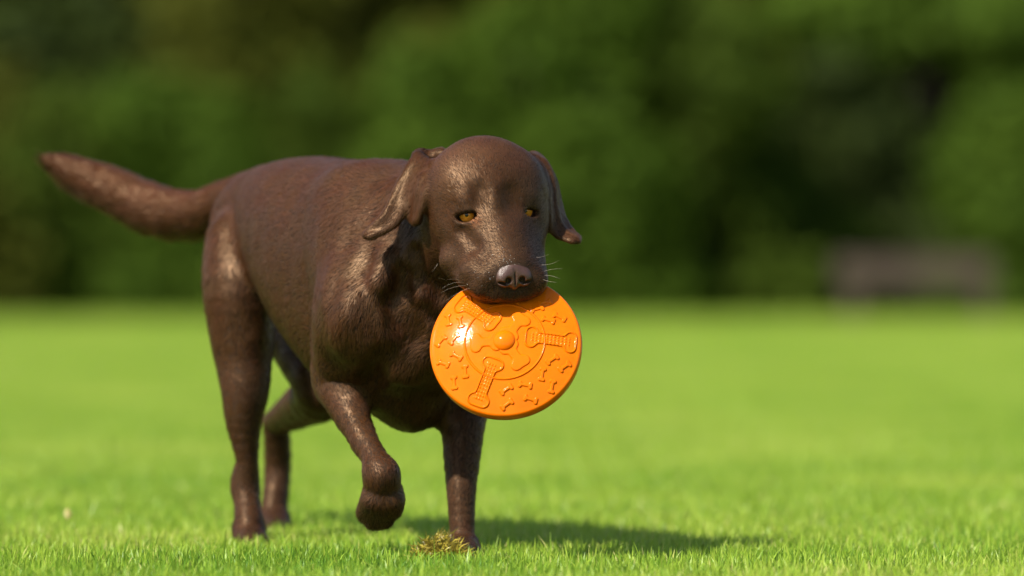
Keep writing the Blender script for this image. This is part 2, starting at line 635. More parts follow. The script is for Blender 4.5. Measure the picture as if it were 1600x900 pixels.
def pc(p, q, k=0.03, n=None, s=1.0):
    """round cone between two (px, py, distance, radius in px)"""
    return Cone(at(*p[:3]), at(*q[:3]), m_of(p[3], p[2]), m_of(q[3], q[2]), k, n, s)


def chain(pts, k=0.03, n=None, s=1.0, sub=4):
    """a limb: the (px, py, d, r) joints joined by a smooth spline of short round cones"""
    q = [np.array(p, float) for p in pts]; m = len(q) - 1; out = []
    for i in range(m * sub + 1):
        a = min(i // sub, m - 1); t = i / sub - a
        p0, p1, p2, p3 = q[max(a - 1, 0)], q[a], q[a + 1], q[min(a + 2, m)]
        out.append(0.5 * (2 * p1 + (p2 - p0) * t + (2 * p0 - 5 * p1 + 4 * p2 - p3) * t * t + (3 * p1 - p0 - 3 * p2 + p3) * t ** 3))
    return [pc(out[i], out[i + 1], 0.0025, n, s) for i in range(len(out) - 1)]


trunk_st = [
    (0.148, 0.052, 0.450, 0.300), (0.120, 0.082, 0.470, 0.258), (0.080, 0.097, 0.500, 0.245), (0.00, 0.108, 0.552, 0.212),
    (-0.10, 0.118, 0.566, 0.220), (-0.20, 0.124, 0.570, 0.276), (-0.30, 0.113, 0.575, 0.348), (-0.40, 0.088, 0.566, 0.405),
    (-0.46, 0.078, 0.545, 0.405), (-0.52, 0.060, 0.525, 0.410), (-0.57, 0.030, 0.470, 0.420)]
trunk = Sweep(SC, FWD, RGT, trunk_st, 0.04)

G_trunk = [trunk]
# shoulder blades and upper arms
G_trunk += [Cone(bf(-0.06, 0.055, 0.500), bf(0.075, 0.100, 0.335), 0.038, 0.052, 0.05, RGT, 1.25),
            Cone(bf(-0.06, -0.055, 0.500), bf(0.075, -0.100, 0.335), 0.038, 0.052, 0.05, RGT, 1.25)]
# neck
G_trunk += [Cone(bf(-0.02, 0.0, 0.460), hd(0, -0.085, -0.035), 0.078, 0.062, 0.06),
            Cone(bf(0.06, 0.0, 0.385), hd(0, -0.055, -0.065), 0.080, 0.052, 0.06)]
# breastbone and loose skin under the chest
G_trunk += [Ell(at(643, 612, 8.17), (0.048, 0.07, 0.056), None, 0.04)]
# breast muscle over the fore legs
G_trunk += [Ell(at(612, 545, 8.075), (0.062, 0.045, 0.047), None, 0.03), Ell(at(668, 550, 8.09), (0.050, 0.045, 0.045), None, 0.03)]
# rump and buttock
G_trunk += [Ell(bf(-0.44, 0.0, 0.468), (0.086, 0.075, 0.082), np.array([RGT, FWD, UP]), 0.05)]
# right thigh (near side, forward under the body)
RH = [(366, 375, 8.47, 43), (371, 440, 8.44, 53), (377, 510, 8.44, 50.5), (380, 560, 8.44, 44), (383, 610, 8.43, 36), (381, 660, 8.43, 27), (386, 720, 8.435, 16)]
G_rh = chain(RH, 0.006)
RHF = [(386, 720, 8.435, 16), (383, 757, 8.445, 22), (386, 785, 8.435, 19), (389, 818, 8.415, 22)]
G_rh += chain(RHF, 0.006)
for i, (dx, dd) in enumerate(((-17, 0.0), (-6, -0.03), (6, -0.03), (17, 0.0))):
    G_rh.append(pc((388 + dx * 0.5, 830, 8.42, 15), (391 + dx, 846, 8.385 + dd, 11), 0.012))
# left thigh (far side, reaching back)
LH = [(450, 420, 8.66, 60), (466, 505, 8.60, 58), (505, 603, 8.52, 45), (475, 632, 8.66, 34), (431, 660, 8.83, 19.5)]
G_lh = chain(LH, 0.006) + chain([(431, 660, 8.83, 19.5), (434, 730, 8.86, 20), (428, 800, 8.84, 20)], 0.006)
for i, (dx, dd) in enumerate(((-16, 0.0), (-5, -0.03), (6, -0.03), (16, 0.0))):
    G_lh.append(pc((428 + dx * 0.5, 812, 8.83, 16), (428 + dx, 830, 8.78 + dd, 12), 0.012))
# right fore leg, lifted
RF = [(560, 470, 8.06, 56), (527, 580, 8.13, 40), (533, 612, 8.12, 34), (556, 664, 8.08, 24.5), (582, 712, 8.03, 19.5), (597, 744, 8.01, 26)]
G_rf = chain(RF, 0.008) + [pc((596, 738, 8.01, 27), (598, 778, 8.03, 31), 0.008), pc((598, 778, 8.03, 31), (590, 797, 8.06, 29), 0.008)]
TOES = []
for dx, dy, dd in ((-21, 803, 0.012), (-8, 815, 0.002), (9, 813, -0.002), (23, 797, 0.0)):
    G_rf.append(pc((596 + dx * 0.72, 782, 8.015, 15), (592 + dx, dy, 8.045 + dd, 13.5), 0.008))
    TOES.append(((592 + dx * 0.9, dy + 5, 8.040 + dd), (590 + dx * 0.82, dy + 15, 8.060 + dd)))
# left fore leg, planted
LF = [(695, 500, 8.16, 56), (724, 600, 8.21, 40), (724, 665, 8.18, 32.5), (721, 745, 8.15, 24), (721, 785, 8.14, 20.5), (722, 835, 8.13, 18)]
G_lf = chain(LF, 0.008)
for dx, dd in ((-19, 0.0), (-7, -0.035), (7, -0.035), (19, 0.0)):
    G_lf.append(pc((722 + dx * 0.5, 852, 8.12, 15), (722 + dx, 866, 8.06 + dd, 12), 0.012))
# tail
TAIL = [(395, 305, 8.62, 36), (352, 317, 8.66, 29), (318, 330, 8.69, 28), (283, 333, 8.72, 30), (250, 328, 8.75, 31),
        (215, 314, 8.78, 30), (180, 297, 8.80, 28), (138, 279, 8.82, 23), (106, 263, 8.83, 15), (84, 252, 8.83, 6)]
G_tail = chain(TAIL, 0.005)

# head
EYE = [(-0.0425, -0.004, 0.0), (0.0425, -0.004, 0.0)]
EYE_R = 0.0128
EYE_OUT = [unit((ox, math.cos(H_PITCH), math.sin(H_PITCH) * 0.9)) for ox in (-0.20, -0.16)]   # where each eye looks, head space


def frame(out, roll=0.0):
    """rows: sideways, out, up - in head space"""
    o = unit(out); x = unit(np.cross(o, (0, 0, 1.0))); u = np.cross(x, o)
    x, u = x * math.cos(roll) + u * math.sin(roll), u * math.cos(roll) - x * math.sin(roll)
    return np.array([x, o, u])


G_head = [
    hell((0, -0.062, 0.0145), (0.0745, 0.076, 0.061), 0.02),
    Cone(hd(0, -0.005, -0.018), hd(0, 0.066, -0.052), 0.048, 0.036, 0.030),
]
for sx in (-1, 1):
    G_head += [
        hell((sx * 0.046, -0.050, -0.012), (0.036, 0.052, 0.056), 0.035),           # cheek muscle
        hell((sx * 0.040, -0.010, -0.036), (0.033, 0.040, 0.036), 0.030),           # zygomatic, under the eye
        hell((sx * 0.033, -0.010, 0.020), (0.020, 0.014, 0.010), 0.016),            # brow
        hell((sx * 0.046, 0.002, -0.022), (0.016, 0.014, 0.008), 0.012),             # bag under the eye
        hell((sx * 0.036, 0.026, -0.049), (0.024, 0.042, 0.030), 0.02),              # side of the muzzle
        Cone(hd(sx * 0.030, 0.010, -0.061), hd(sx * 0.026, 0.074, -0.0625), 0.027, 0.030, 0.020),   # upper lip
        Cone(hd(sx * 0.046, -0.030, -0.070), hd(sx * 0.034, 0.030, -0.075), 0.024, 0.020, 0.02),   # lip towards the corner
    ]
G_head += [
    Cone(hd(0, -0.004, -0.012), hd(0, 0.079, -0.0385), 0.033, 0.0275, 0.018, hx, 0.85),             # bridge of the nose
    hell((0, 0.083, -0.0515), (0.036, 0.017, 0.027), 0.015),                          # front of the muzzle
]
for sx, e, eo in zip((-1, 1), EYE, EYE_OUT):
    fr = frame(eo, 0.0)
    c = np.array(e)
    G_head += [hell(c, (0.0165, 0.0155, 0.0150), 0.012),                                # lids
               hell(c + eo * 0.016 - fr[2] * 0.0018, (0.0156, 0.014, 0.0077), 0.003, True, frame(eo, 0.20 if sx < 0 else -0.04))]
# lower jaw
G_jaw = [Cone(hd(0, -0.050, -0.085), hd(0, 0.040, -0.116), 0.036, 0.026, 0.02),
         Cone(hd(0, 0.040, -0.116), hd(0, 0.060, -0.120), 0.026, 0.018, 0.02)]

# ears: thin flaps, built of ribs that run from the front edge over the middle to the back edge
def catmull(rows, n):
    rows = [np.array(r, float) for r in rows]
    out = []
    m = len(rows) - 1
    for i in range(n):
        t = i / (n - 1) * m; a = min(int(t), m - 1); t -= a
        p0, p1, p2, p3 = rows[max(a - 1, 0)], rows[a], rows[a + 1], rows[min(a + 2, m)]
        out.append(0.5 * (2 * p1 + (p2 - p0) * t + (2 * p0 - 5 * p1 + 4 * p2 - p3) * t * t + (3 * p1 - p0 - 3 * p2 + p3) * t ** 3))
    return out


def flap(rows, n, r0=0.0040, r1=0.0028, k=0.004):
    """rows: lists of three (px, py, d) across the flap, from root to tip"""
    ribs = catmull([[at(*p) for p in row] for row in rows], n)
    prims = []
    for i, rb in enumerate(ribs):
        r = r0 + (r1 - r0) * i / (n - 1)
        down = ribs[min(i + 1, n - 1)][1] - ribs[max(i - 1, 0)][1]
        for a, b in ((0, 1), (1, 2)):
            c = Cone(rb[a], rb[b], r, r * 0.98, k)
            c.dir = unit(down)
            prims.append(c)
    return prims


G_er = flap([[(676, 258, 7.940), (655, 242, 7.98), (662, 239, 8.03)],
             [(655, 276, 7.945), (641, 263, 7.96), (648, 256, 8.02)],
             [(638, 312, 7.940), (622, 297, 7.95), (629, 290, 8.01)],
             [(618, 349, 7.935), (602, 336, 7.94), (607, 330, 7.98)],
             [(580, 370, 7.935), (573, 367, 7.945), (575, 365, 7.96)]], 30, 0.0052, 0.0040)
G_er.append(Cone(at(660, 247, 8.00), at(688, 243, 7.99), 0.0090, 0.0110, 0.012))
G_er2 = flap([[(676, 282, 7.925), (664, 276, 7.93), (654, 282, 7.95)],
              [(666, 300, 7.915), (656, 297, 7.925), (645, 300, 7.95)],
              [(659, 325, 7.915), (652, 324, 7.925), (643, 326, 7.945)],
              [(653, 344, 7.920), (650, 345, 7.925), (646, 344, 7.935)]], 16, 0.0044, 0.0038)
G_el = flap([[(818, 256, 7.960), (826, 246, 7.98), (832, 244, 8.01)],
             [(838, 268, 7.955), (848, 256, 7.98), (846, 252, 8.02)],
             [(850, 298, 7.950), (862, 284, 7.97), (864, 280, 8.01)],
             [(855, 332, 7.945), (866, 322, 7.96), (874, 316, 7.99)],
             [(866, 364, 7.945), (876, 356, 7.955), (884, 349, 7.975)],
             [(893, 376, 7.940), (901, 375, 7.945), (902, 371, 7.955)]], 32, 0.0052, 0.0032)

GROUPS = [Group(G_trunk, 0.03), Group(G_rh, 0.018), Group(G_lh, 0.030), Group(G_rf, 0.035), Group(G_lf, 0.035), Group(G_tail, 0.030),
          Group(G_head, 0.030), Group(G_jaw, 0.006), Group(G_er, 0.010), Group(G_er2, 0.012), Group(G_el, 0.010)]



def surf(px, py, d0=7.6):
    """distance along the sight line of a photo pixel to the dog's skin"""
    d = d0
    for _ in range(60):
        f = float(sdf(GROUPS, at(px, py, d)[None])[0])
        d += max(f, 0.0008) * 0.9
        if f < 0.0004: break
    return d


def fold(pts, r, lift, k=0.015):
    """a crease in the skin: a groove of radius r, its axis held off the surface by lift"""
    W = [at(x, y, surf(x, y) - lift) for x, y in pts]
    return [Cone(W[i], W[i + 1], r, r, k) for i in range(len(W) - 1)]


CREASES = (fold([(634, 436), (626, 470), (634, 505), (645, 530)], 0.020, 0.008, 0.02)
           + fold([(648, 395), (660, 440), (688, 462)], 0.012, 0.006, 0.012)
           + fold([(668, 480), (690, 500)], 0.010, 0.006, 0.012)
           + fold([(706, 428), (692, 417)], 0.006, 0.003, 0.006)
           + fold([(722, 362), (740, 384)], 0.008, 0.0055, 0.010) + fold([(748, 316), (751, 300)], 0.014, 0.0128, 0.014)
           + fold([(805, 318), (802, 302)], 0.014, 0.0128, 0.014)
           + fold([(598, 560), (578, 600)], 0.014, 0.008, 0.02))
# whisker beds beside the nose and the lip edge that the disc pushes outwards
def bulge(px, py, r, out, k=0.014):
    return Ell(at(px, py, surf(px, py) + r - out), (r, r, r * 0.9), None, k)


bulges = [bulge(762, 436, 0.020, 0.0055), bulge(832, 437, 0.016, 0.0025), bulge(742, 424, 0.020, 0.0040), bulge(714, 408, 0.024, 0.0018)]
lipline = [(711, 425), (727, 437), (750, 450), (774, 458), (798, 460), (820, 457), (836, 448), (842, 438)]
LP = [at(x, y, surf(x, y) + 0.0040) for x, y in lipline]
bulges += [Cone(LP[i], LP[i + 1], 0.0080, 0.0080, 0.010) for i in range(len(LP) - 1)]
lids = []
for e, eo, sx in zip(EYE, EYE_OUT, (-1, 1)):
    fr = frame(eo, 0.20 if sx < 0 else -0.04); c = np.array(e)
    arc = [c + fr.T @ (np.array((0.0158 * math.sin(t), 0.0155 * math.cos(t) * 0.95, 0.0058 * math.cos(t) + 0.0012))) for t in np.linspace(-1.1, 1.1, 7)]
    lids += [Cone(hd(*arc[i]), hd(*arc[i + 1]), 0.0032, 0.0032, 0.004) for i in range(6)]
G_head += bulges + lids
RIDGES = []
for q, r in (([(612, 400), (606, 440), (614, 500)], 0.012), ([(655, 470), (662, 520)], 0.012)):
    W = [at(x, y, surf(x, y) + r * 0.55) for x, y in q]
    RIDGES += [Cone(W[i], W[i + 1], r, r, 0.02) for i in range(len(W) - 1)]
GROUPS.append(Group(RIDGES, 0.02))


# the nose pad, with nostrils and the groove below
NF = frame((0, 0.86, 0.51))                      # faces forward and a little up (head space)
NC = (-0.0018, 0.0972, -0.0385)
NS = 1.06


def nhell(c, r, k, sub=False, rot=0.0):
    p = np.array(NC) + NF.T @ (np.array(c) * np.array((1.10, 1, 1.20))) * NS
    r = np.array(r) * NS * np.array((1.10, 1, 1.20))
    fr = NF
    if rot:
        x, u = NF[0] * math.cos(rot) + NF[2] * math.sin(rot), NF[2] * math.cos(rot) - NF[0] * math.sin(rot)
        fr = np.array([x, NF[1], u])
    return hell(p, r, k, sub, fr)


G_nose = [nhell((0, 0.000, 0.003), (0.0205, 0.0145, 0.0135), 0.006)]
for sx in (-1, 1):
    G_nose += [nhell((sx * 0.0120, 0.003, -0.0035), (0.0112, 0.0115, 0.0105), 0.006)]
G_nose += [nhell((0, 0.002, -0.009), (0.006, 0.0105, 0.008), 0.006)]
for sx in (-1, 1):
    G_nose += [nhell((sx * 0.0086, 0.0135, -0.0062), (0.0037, 0.0100, 0.0034), 0.003, True),
               nhell((sx * 0.0150, 0.0115, -0.0090), (0.0062, 0.0085, 0.0016), 0.002, True, sx * 0.30)]
G_nose += [nhell((0, 0.0145, -0.0100), (0.0009, 0.0050, 0.0120), 0.002, True),
           nhell((0, 0.0180, 0.0040), (0.0020, 0.0022, 0.0070), 0.005, True)]

GRID = 0.0030
dv, df = polygonise(GROUPS, (-0.80, 7.62, -0.012), (0.16, 9.00, 0.62), GRID)
for _ in range(2):
    f0, g0 = gradient(GROUPS, dv)
    dv = dv - np.clip(f0 / np.maximum((g0 ** 2).sum(1), 0.05), -0.004, 0.004)[:, None] * g0


# loose skin: soft low bumps, strongest on neck and chest
def waves(P, scale, seed, n=10):
    r = np.random.default_rng(seed); out = 0
    for _ in range(n):
        k = unit(r.normal(size=3)) * 2 * math.pi / scale * r.uniform(0.6, 1.5)
        out = out + np.sin(P @ k + r.uniform(0, 6.28))
    return out / math.sqrt(n)


f0, g0 = gradient(GROUPS, dv)
dn = g0 / np.maximum(np.linalg.norm(g0, axis=1), 1e-6)[:, None]
neck_c = at(650, 500, 8.02)
w_neck = np.exp(-((dv - neck_c) ** 2).sum(1) / 0.12 ** 2)
w_neck *= np.clip((8.0 - dv[:, 1]) / -0.05 + 1.5, 0.25, 1)
head_d = Group(G_head, 0.03).dist(dv)
w_neck *= np.clip(head_d / 0.03, 0, 1)
amp = 0.0004 * np.clip(head_d / 0.03, 0.0, 1) + 0.0042 * w_neck
dv = dv + dn * (amp * waves(dv * np.array((1.3, 1, 0.75)), 0.055, 3))[:, None]

# ------------------------------------------------------------------ the coat: short hairs that follow the body
def hair_material(name, color, rough=0.32, gloss=0.40):
    """a short sleek coat: fibre scattering mixed with the sheen of the combed surface the hairs lie on"""
    m = bpy.data.materials.new(name)
    m.use_nodes = True
    nt = m.node_tree
    b = nt.nodes["Principled BSDF"]; out = nt.nodes["Material Output"]
    at_ = nt.nodes.new("ShaderNodeAttribute"); at_.attribute_name = "tint"
    mul = nt.nodes.new("ShaderNodeMix"); mul.data_type = 'RGBA'; mul.blend_type = 'MULTIPLY'
    mul.inputs[0].default_value = 1.0
    mul.inputs[6].default_value = (*color, 1)
    nt.links.new(at_.outputs["Color"], mul.inputs[7])
    h = nt.nodes.new("ShaderNodeBsdfHairPrincipled")
    h.parametrization = 'COLOR'
    nt.links.new(mul.outputs[2], h.inputs["Color"])
    h.inputs["Roughness"].default_value = rough
    h.inputs["Radial Roughness"].default_value = 0.5
    h.inputs["IOR"].default_value = 1.33
    h.inputs["Random Roughness"].default_value = 0.2
    nt.links.new(mul.outputs[2], b.inputs["Base Color"])
    b.inputs["Roughness"].default_value = gloss
    b.inputs["Specular IOR Level"].default_value = 0.58
    b.inputs["Specular Tint"].default_value = (1.0, 0.68, 0.42, 1)
    b.inputs["Anisotropic"].default_value = 0.45
    an = nt.nodes.new("ShaderNodeAttribute"); an.attribute_name = "lie"
    nt.links.new(an.outputs["Vector"], b.inputs["Normal"])
    ag = nt.nodes.new("ShaderNodeAttribute"); ag.attribute_name = "grain"
    nt.links.new(ag.outputs["Vector"], b.inputs["Tangent"])
    mx = nt.nodes.new("ShaderNodeMixShader"); mx.inputs[0].default_value = 0.80
    nt.links.new(h.outputs[0], mx.inputs[1]); nt.links.new(b.outputs[0], mx.inputs[2])
    nt.links.new(mx.outputs[0], out.inputs[0])
    return m


def hair_object(name, P, RAD, tint, nrm, tng, mat, parent):
    """P (n, k, 3) strand points, RAD (n, k)"""
    n, k = P.shape[:2]
    hc = bpy.data.hair_curves.new(name)
    hc.add_curves([k] * n)
    hc.attributes["position"].data.foreach_set("vector", P.reshape(-1).astype(np.float32))
    ra = hc.attributes.get("radius") or hc.attributes.new("radius", 'FLOAT', 'POINT')
    ra.data.foreach_set("value", RAD.reshape(-1).astype(np.float32))
    ta = hc.attributes.new("tint", 'FLOAT_COLOR', 'CURVE')
    ta.data.foreach_set("color", np.concatenate([tint, np.ones((n, 1))], 1).astype(np.float32).ravel())
    for nm, arr in (("lie", nrm), ("grain", tng)):
        a = hc.attributes.new(nm, 'FLOAT_VECTOR', 'CURVE')
        a.data.foreach_set("vector", arr.astype(np.float32).ravel())
    hc.materials.append(mat)
    return link(bpy.data.objects.new(name, hc), parent)


def triangles(F):
    return np.concatenate([F[:, [0, 1, 2]], F[:, [0, 2, 3]]])


HEAD_G = Group(G_head, 0.03)
tri = triangles(df)
ta_, tb_, tc_ = dv[tri[:, 0]], dv[tri[:, 1]], dv[tri[:, 2]]
area = np.linalg.norm(np.cross(tb_ - ta_, tc_ - ta_), axis=1) / 2
cen = (ta_ + tb_ + tc_) / 3
hd_d = np.minimum(HEAD_G.dist(cen), Group(G_er + G_er2 + G_el, 0.01).dist(cen))
dens = area * np.where(hd_d < 0.012, 3.6, 1.0)
N_HAIR = 440000
pick = rng.choice(len(tri), N_HAIR, p=dens / dens.sum())
u1, u2 = rng.random(N_HAIR), rng.random(N_HAIR)
sw = u1 + u2 > 1
u1[sw], u2[sw] = 1 - u1[sw], 1 - u2[sw]
root = ta_[pick] + u1[:, None] * (tb_ - ta_)[pick] + u2[:, None] * (tc_ - ta_)[pick]
nrm = np.cross((tb_ - ta_)[pick], (tc_ - ta_)[pick])
# smooth normals from the mesh vertices
vn = np.zeros_like(dv)
fn = np.cross(tb_ - ta_, tc_ - ta_)
for i in range(3):
    np.add.at(vn, tri[:, i], fn)
vn /= np.maximum(np.linalg.norm(vn, axis=1), 1e-12)[:, None]
nrm = vn[tri[pick, 0]] * (1 - u1 - u2)[:, None] + vn[tri[pick, 1]] * u1[:, None] + vn[tri[pick, 2]] * u2[:, None]
nrm /= np.maximum(np.linalg.norm(nrm, axis=1), 1e-9)[:, None]
if (nrm * (root - np.array(bf(-0.2, 0, 0.4)))).sum(1).mean() < 0:
    nrm = -nrm

flow = np.zeros((N_HAIR, 3)); wsum = np.full((N_HAIR, 1), 1e-9)
gd = {}


def add_flow(prims, length, sign=1.0, k=0.010, fixed=None):
    global flow, wsum
    best = np.full(N_HAIR, 9.0)
    for p in prims:
        d = np.maximum(p.dist(root), 0); best = np.minimum(best, d)
        w = np.exp(-d / k)[:, None]
        flow += w * (p.dir * sign if fixed is None else fixed); wsum += w
    return best


d_trunk = add_flow(G_trunk[:1], 0, fixed=unit(-FWD + UP * -0.45))
d_sho = add_flow(G_trunk[1:3], 0, fixed=unit(-FWD * 0.45 - UP))
d_neck = add_flow(G_trunk[3:5], 0, fixed=unit(-FWD * 0.35 - UP + RGT * 0.1))
d_bris = add_flow(G_trunk[5:8], 0, fixed=unit(-UP - FWD * 0.3))
add_flow(G_trunk[8:], 0, fixed=unit(-FWD * 0.7 - UP))
d_leg = np.min([add_flow(g, 0) for g in (G_rh, G_lh, G_rf, G_lf)], axis=0)
d_tail = add_flow(G_tail, 0)
d_ear = np.min([add_flow(g, 0, k=0.005) for g in (G_er, G_er2, G_el)], axis=0)
loc = (root - HE) @ HB.T
rad_l = loc - np.array((0, 0.12, -0.045)); rad_l[:, 2] -= 0.02
hdir = rad_l / np.linalg.norm(rad_l, axis=1)[:, None]
hdir[:, 1] -= 0.4
hdir[:, 2] -= 0.25 * np.clip(np.abs(loc[:, 0]) / 0.06, 0, 1)
muz = np.clip((loc[:, 1] - 0.02) / 0.05, 0, 1)
hdir += muz[:, None] * np.stack([np.sign(loc[:, 0]) * 0.6, np.zeros(N_HAIR), -0.5 * np.clip(-loc[:, 2] / 0.04, 0, 1)], 1)
hdir = hdir @ HB
hdir /= np.linalg.norm(hdir, axis=1)[:, None]
d_head = np.maximum(HEAD_G.dist(root), 0)
wh = (2.5 * np.exp(-d_head / 0.008) * np.clip(d_ear / 0.006, 0, 1))[:, None]
flow = (flow + wh * hdir) / (wsum + wh)

on_head = np.exp(-d_head / 0.010) * np.clip(d_ear / 0.006, 0.15, 1)
on_ear = np.exp(-d_ear / 0.004)
on_tail = np.exp(-d_tail / 0.008) * np.clip((8.95 - 8.30) * 0 + (root[:, 1] - 8.60) / 0.05, 0, 1)
on_leg = np.exp(-d_leg / 0.008) * np.clip((0.36 - root[:, 2]) / 0.08, 0, 1)
L = np.full(N_HAIR, 0.0105)
L += (0.006 - L) * on_leg
L += (0.0048 - L) * on_head
L += (0.0052 - L) * on_ear
L -= np.clip(on_head * np.clip((loc[:, 1] + 0.01) / 0.06, 0, 1), 0, 1) * 0.0020
under = np.clip(-nrm[:, 2] * 1.3 + 0.2, 0, 1)
L += (0.020 + 0.018 * under - L) * on_tail
eye_d = np.min([np.linalg.norm(root - hd(*e), axis=1) for e in EYE], axis=0)
L *= np.clip((eye_d - 0.0145) / 0.012, 0.12, 1)
n_c = hd(*NC)
nose_d = Group(G_nose, 0.01).dist(root)
L *= np.clip(nose_d / 0.005, 0.6, 1)
L *= rng.uniform(0.65, 1.15, N_HAIR)
keep = (eye_d > 0.0150) & (nose_d > 0.0012) & (root[:, 2] > 0.002)

# tangent direction, combed with soft waves and a little disorder
T = flow - (flow * nrm).sum(1)[:, None] * nrm
T /= np.maximum(np.linalg.norm(T, axis=1), 1e-6)[:, None]
S = np.cross(nrm, T)
comb = 0.20 * waves(root, 0.060, 11) + 0.10 * waves(root, 0.016, 12) + 0.10 * rng.normal(size=N_HAIR)
comb *= np.where(on_head > 0.4, 0.6, 1.0) * (1 - 0.8 * on_tail)
T = T * np.cos(comb)[:, None] + S * np.sin(comb)[:, None]
lift = 0.20 + 0.05 * waves(root, 0.012, 13) + 0.05 * rng.normal(size=N_HAIR) + 0.20 * on_tail
lift = np.clip(lift + (0.10 + 0.30 * muz) * (on_head > 0.3) + 0.10 * muz * on_head * rng.normal(size=N_HAIR), 0.12, 1.1)
ts = np.array((0.0, 0.35, 0.7, 1.0))
rise = np.array((0.0, 0.40, 0.62, 0.66))
P = root[:, None, :] + L[:, None, None] * (ts[None, :, None] * T[:, None, :] * np.cos(lift * 0.7)[:, None, None]
                                          + rise[None, :, None] * nrm[:, None, :] * np.sin(lift)[:, None, None] * 1.25)
P -= nrm[:, None, :] * 0.0002
r0 = np.where((on_head > 0.35) | (on_ear > 0.5), 0.00015, 0.00026)
RADS = r0[:, None] * np.array((1.0, 0.95, 0.75, 0.25))[None]
t1 = np.clip(1.0 + 0.10 * waves(root, 0.006, 21) + 0.10 * rng.normal(size=N_HAIR), 0.5, 1.7)
tint = np.stack([t1, t1 * np.clip(1 + 0.05 * waves(root, 0.05, 22), 0.8, 1.2), t1], 1)
tint *= (1 + on_tail[:, None] * np.array((0.20, 0.05, -0.02)) - 0.35 * (on_tail * np.clip((0.30 - np.abs(root[:, 0] - (-0.72))) / 0.30, 0, 1) ** 2)[:, None])
for px, py in ((745, 346),):                                            # bare pinkish inner eye corners
    q = np.linalg.norm(root - at(px, py, surf(px, py)), axis=1)
    tint = tint * (1 + np.exp(-(q / 0.0075) ** 2)[:, None] * np.array((3.0, 2.4, 2.9)))
tint = tint * (1 - 0.65 * np.exp(-(np.clip(eye_d - 0.0150, 0, 1) / 0.0016) ** 2))[:, None]     # dark lid rims
tint = np.clip(tint, 0.0, 4.0)

lie = nrm + T * ((0.06 + 0.25 * on_tail + 0.05 * on_head) * rng.normal(size=N_HAIR) + 0.04 * waves(root, 0.010, 31))[:, None] + S * ((0.06 + 0.25 * on_tail + 0.05 * on_head) * rng.normal(size=N_HAIR))[:, None]
lie /= np.linalg.norm(lie, axis=1)[:, None]

# ------------------------------------------------------------------ the dog, assembled
dog = empty("dog", tuple(bf(-0.25, 0, 0.0)))
tag(dog, "chocolate brown labrador dog walking over the lawn with an orange disc in its mouth", "dog")
DOG_LOC = np.array(dog.location)
m_skin, nt, b = new_mat("brown_coat_underlayer")
n_ = noise(nt, 60, 4)
r_ = ramp(nt, n_.outputs[0], [(0.3, (0.022, 0.012, 0.007)), (0.75, (0.040, 0.022, 0.012))])
nt.links.new(r_.outputs[0], b.inputs["Base Color"])
b.inputs["Roughness"].default_value = 0.7
b.inputs["Specular IOR Level"].default_value = 0.1
body = np_mesh("body", dv - DOG_LOC, df, m_skin, dog)
m_hair = hair_material("brown_hair", (0.066, 0.0240, 0.0078), 0.28, 0.42)
fur = hair_object("fur", P[keep] - DOG_LOC, RADS[keep], tint[keep], lie[keep], T[keep], m_hair, dog)
tag(fur, kind="stuff")

m_nose, nt, b = new_mat("liver_nose_leather")
n_ = noise(nt, 420, 3)
r_ = ramp(nt, n_.outputs[0], [(0.3, (0.044, 0.020, 0.013)), (0.7, (0.068, 0.032, 0.022))])
nt.links.new(r_.outputs[0], b.inputs["Base Color"])
b.inputs["Roughness"].default_value = 0.33
v_ = nt.nodes.new("ShaderNodeTexVoronoi"); v_.inputs["Scale"].default_value = 900
tc_n = nt.nodes.new("ShaderNodeTexCoord"); nt.links.new(tc_n.outputs["Object"], v_.inputs["Vector"])
bump(nt, v_.outputs["Distance"], b, 0.5, 0.0006)
nv, nf = polygonise([Group(G_nose, 0.01)], HE + hy * .095 - hz * .035 - .04, HE + hy * .095 - hz * .035 + .04, .0008)
np_mesh("nose", nv - DOG_LOC, nf, m_nose, dog)

m_sclera, nt, b = new_mat("eye_white"); b.inputs["Base Color"].default_value = (0.10, 0.045, 0.030, 1); b.inputs["Roughness"].default_value = 0.12
m_iris, nt, b = new_mat("amber_iris")
n_ = noise(nt, 500, 4)
r_ = ramp(nt, n_.outputs[0], [(0.3, (0.62, 0.19, 0.012)), (0.7, (0.90, 0.36, 0.030))])
nt.links.new(r_.outputs[0], b.inputs["Base Color"]); b.inputs["Roughness"].default_value = 0.08
m_pupil, nt, b = new_mat("pupil"); b.inputs["Base Color"].default_value = (0.004, 0.003, 0.003, 1); b.inputs["Roughness"].default_value = 0.05


def cap(axis, r, ang, nr=8, ns=28, a0=0.0):
    axis = unit(axis); x = unit(np.cross(axis, (0.1, 0.2, 1))); y = np.cross(axis, x)
    V = []; F = []
    for i in range(nr + 1):
        a = a0 + (ang - a0) * i / nr
        for j in range(ns):
            t = 2 * math.pi * j / ns
            V.append(r * (math.cos(a) * axis + math.sin(a) * (math.cos(t) * x + math.sin(t) * y)))
    for i in range(nr):
        for j in range(ns):
            k = (j + 1) % ns
            F.append((i * ns + j, i * ns + k, (i + 1) * ns + k, (i + 1) * ns + j))
    return np.array(V), F


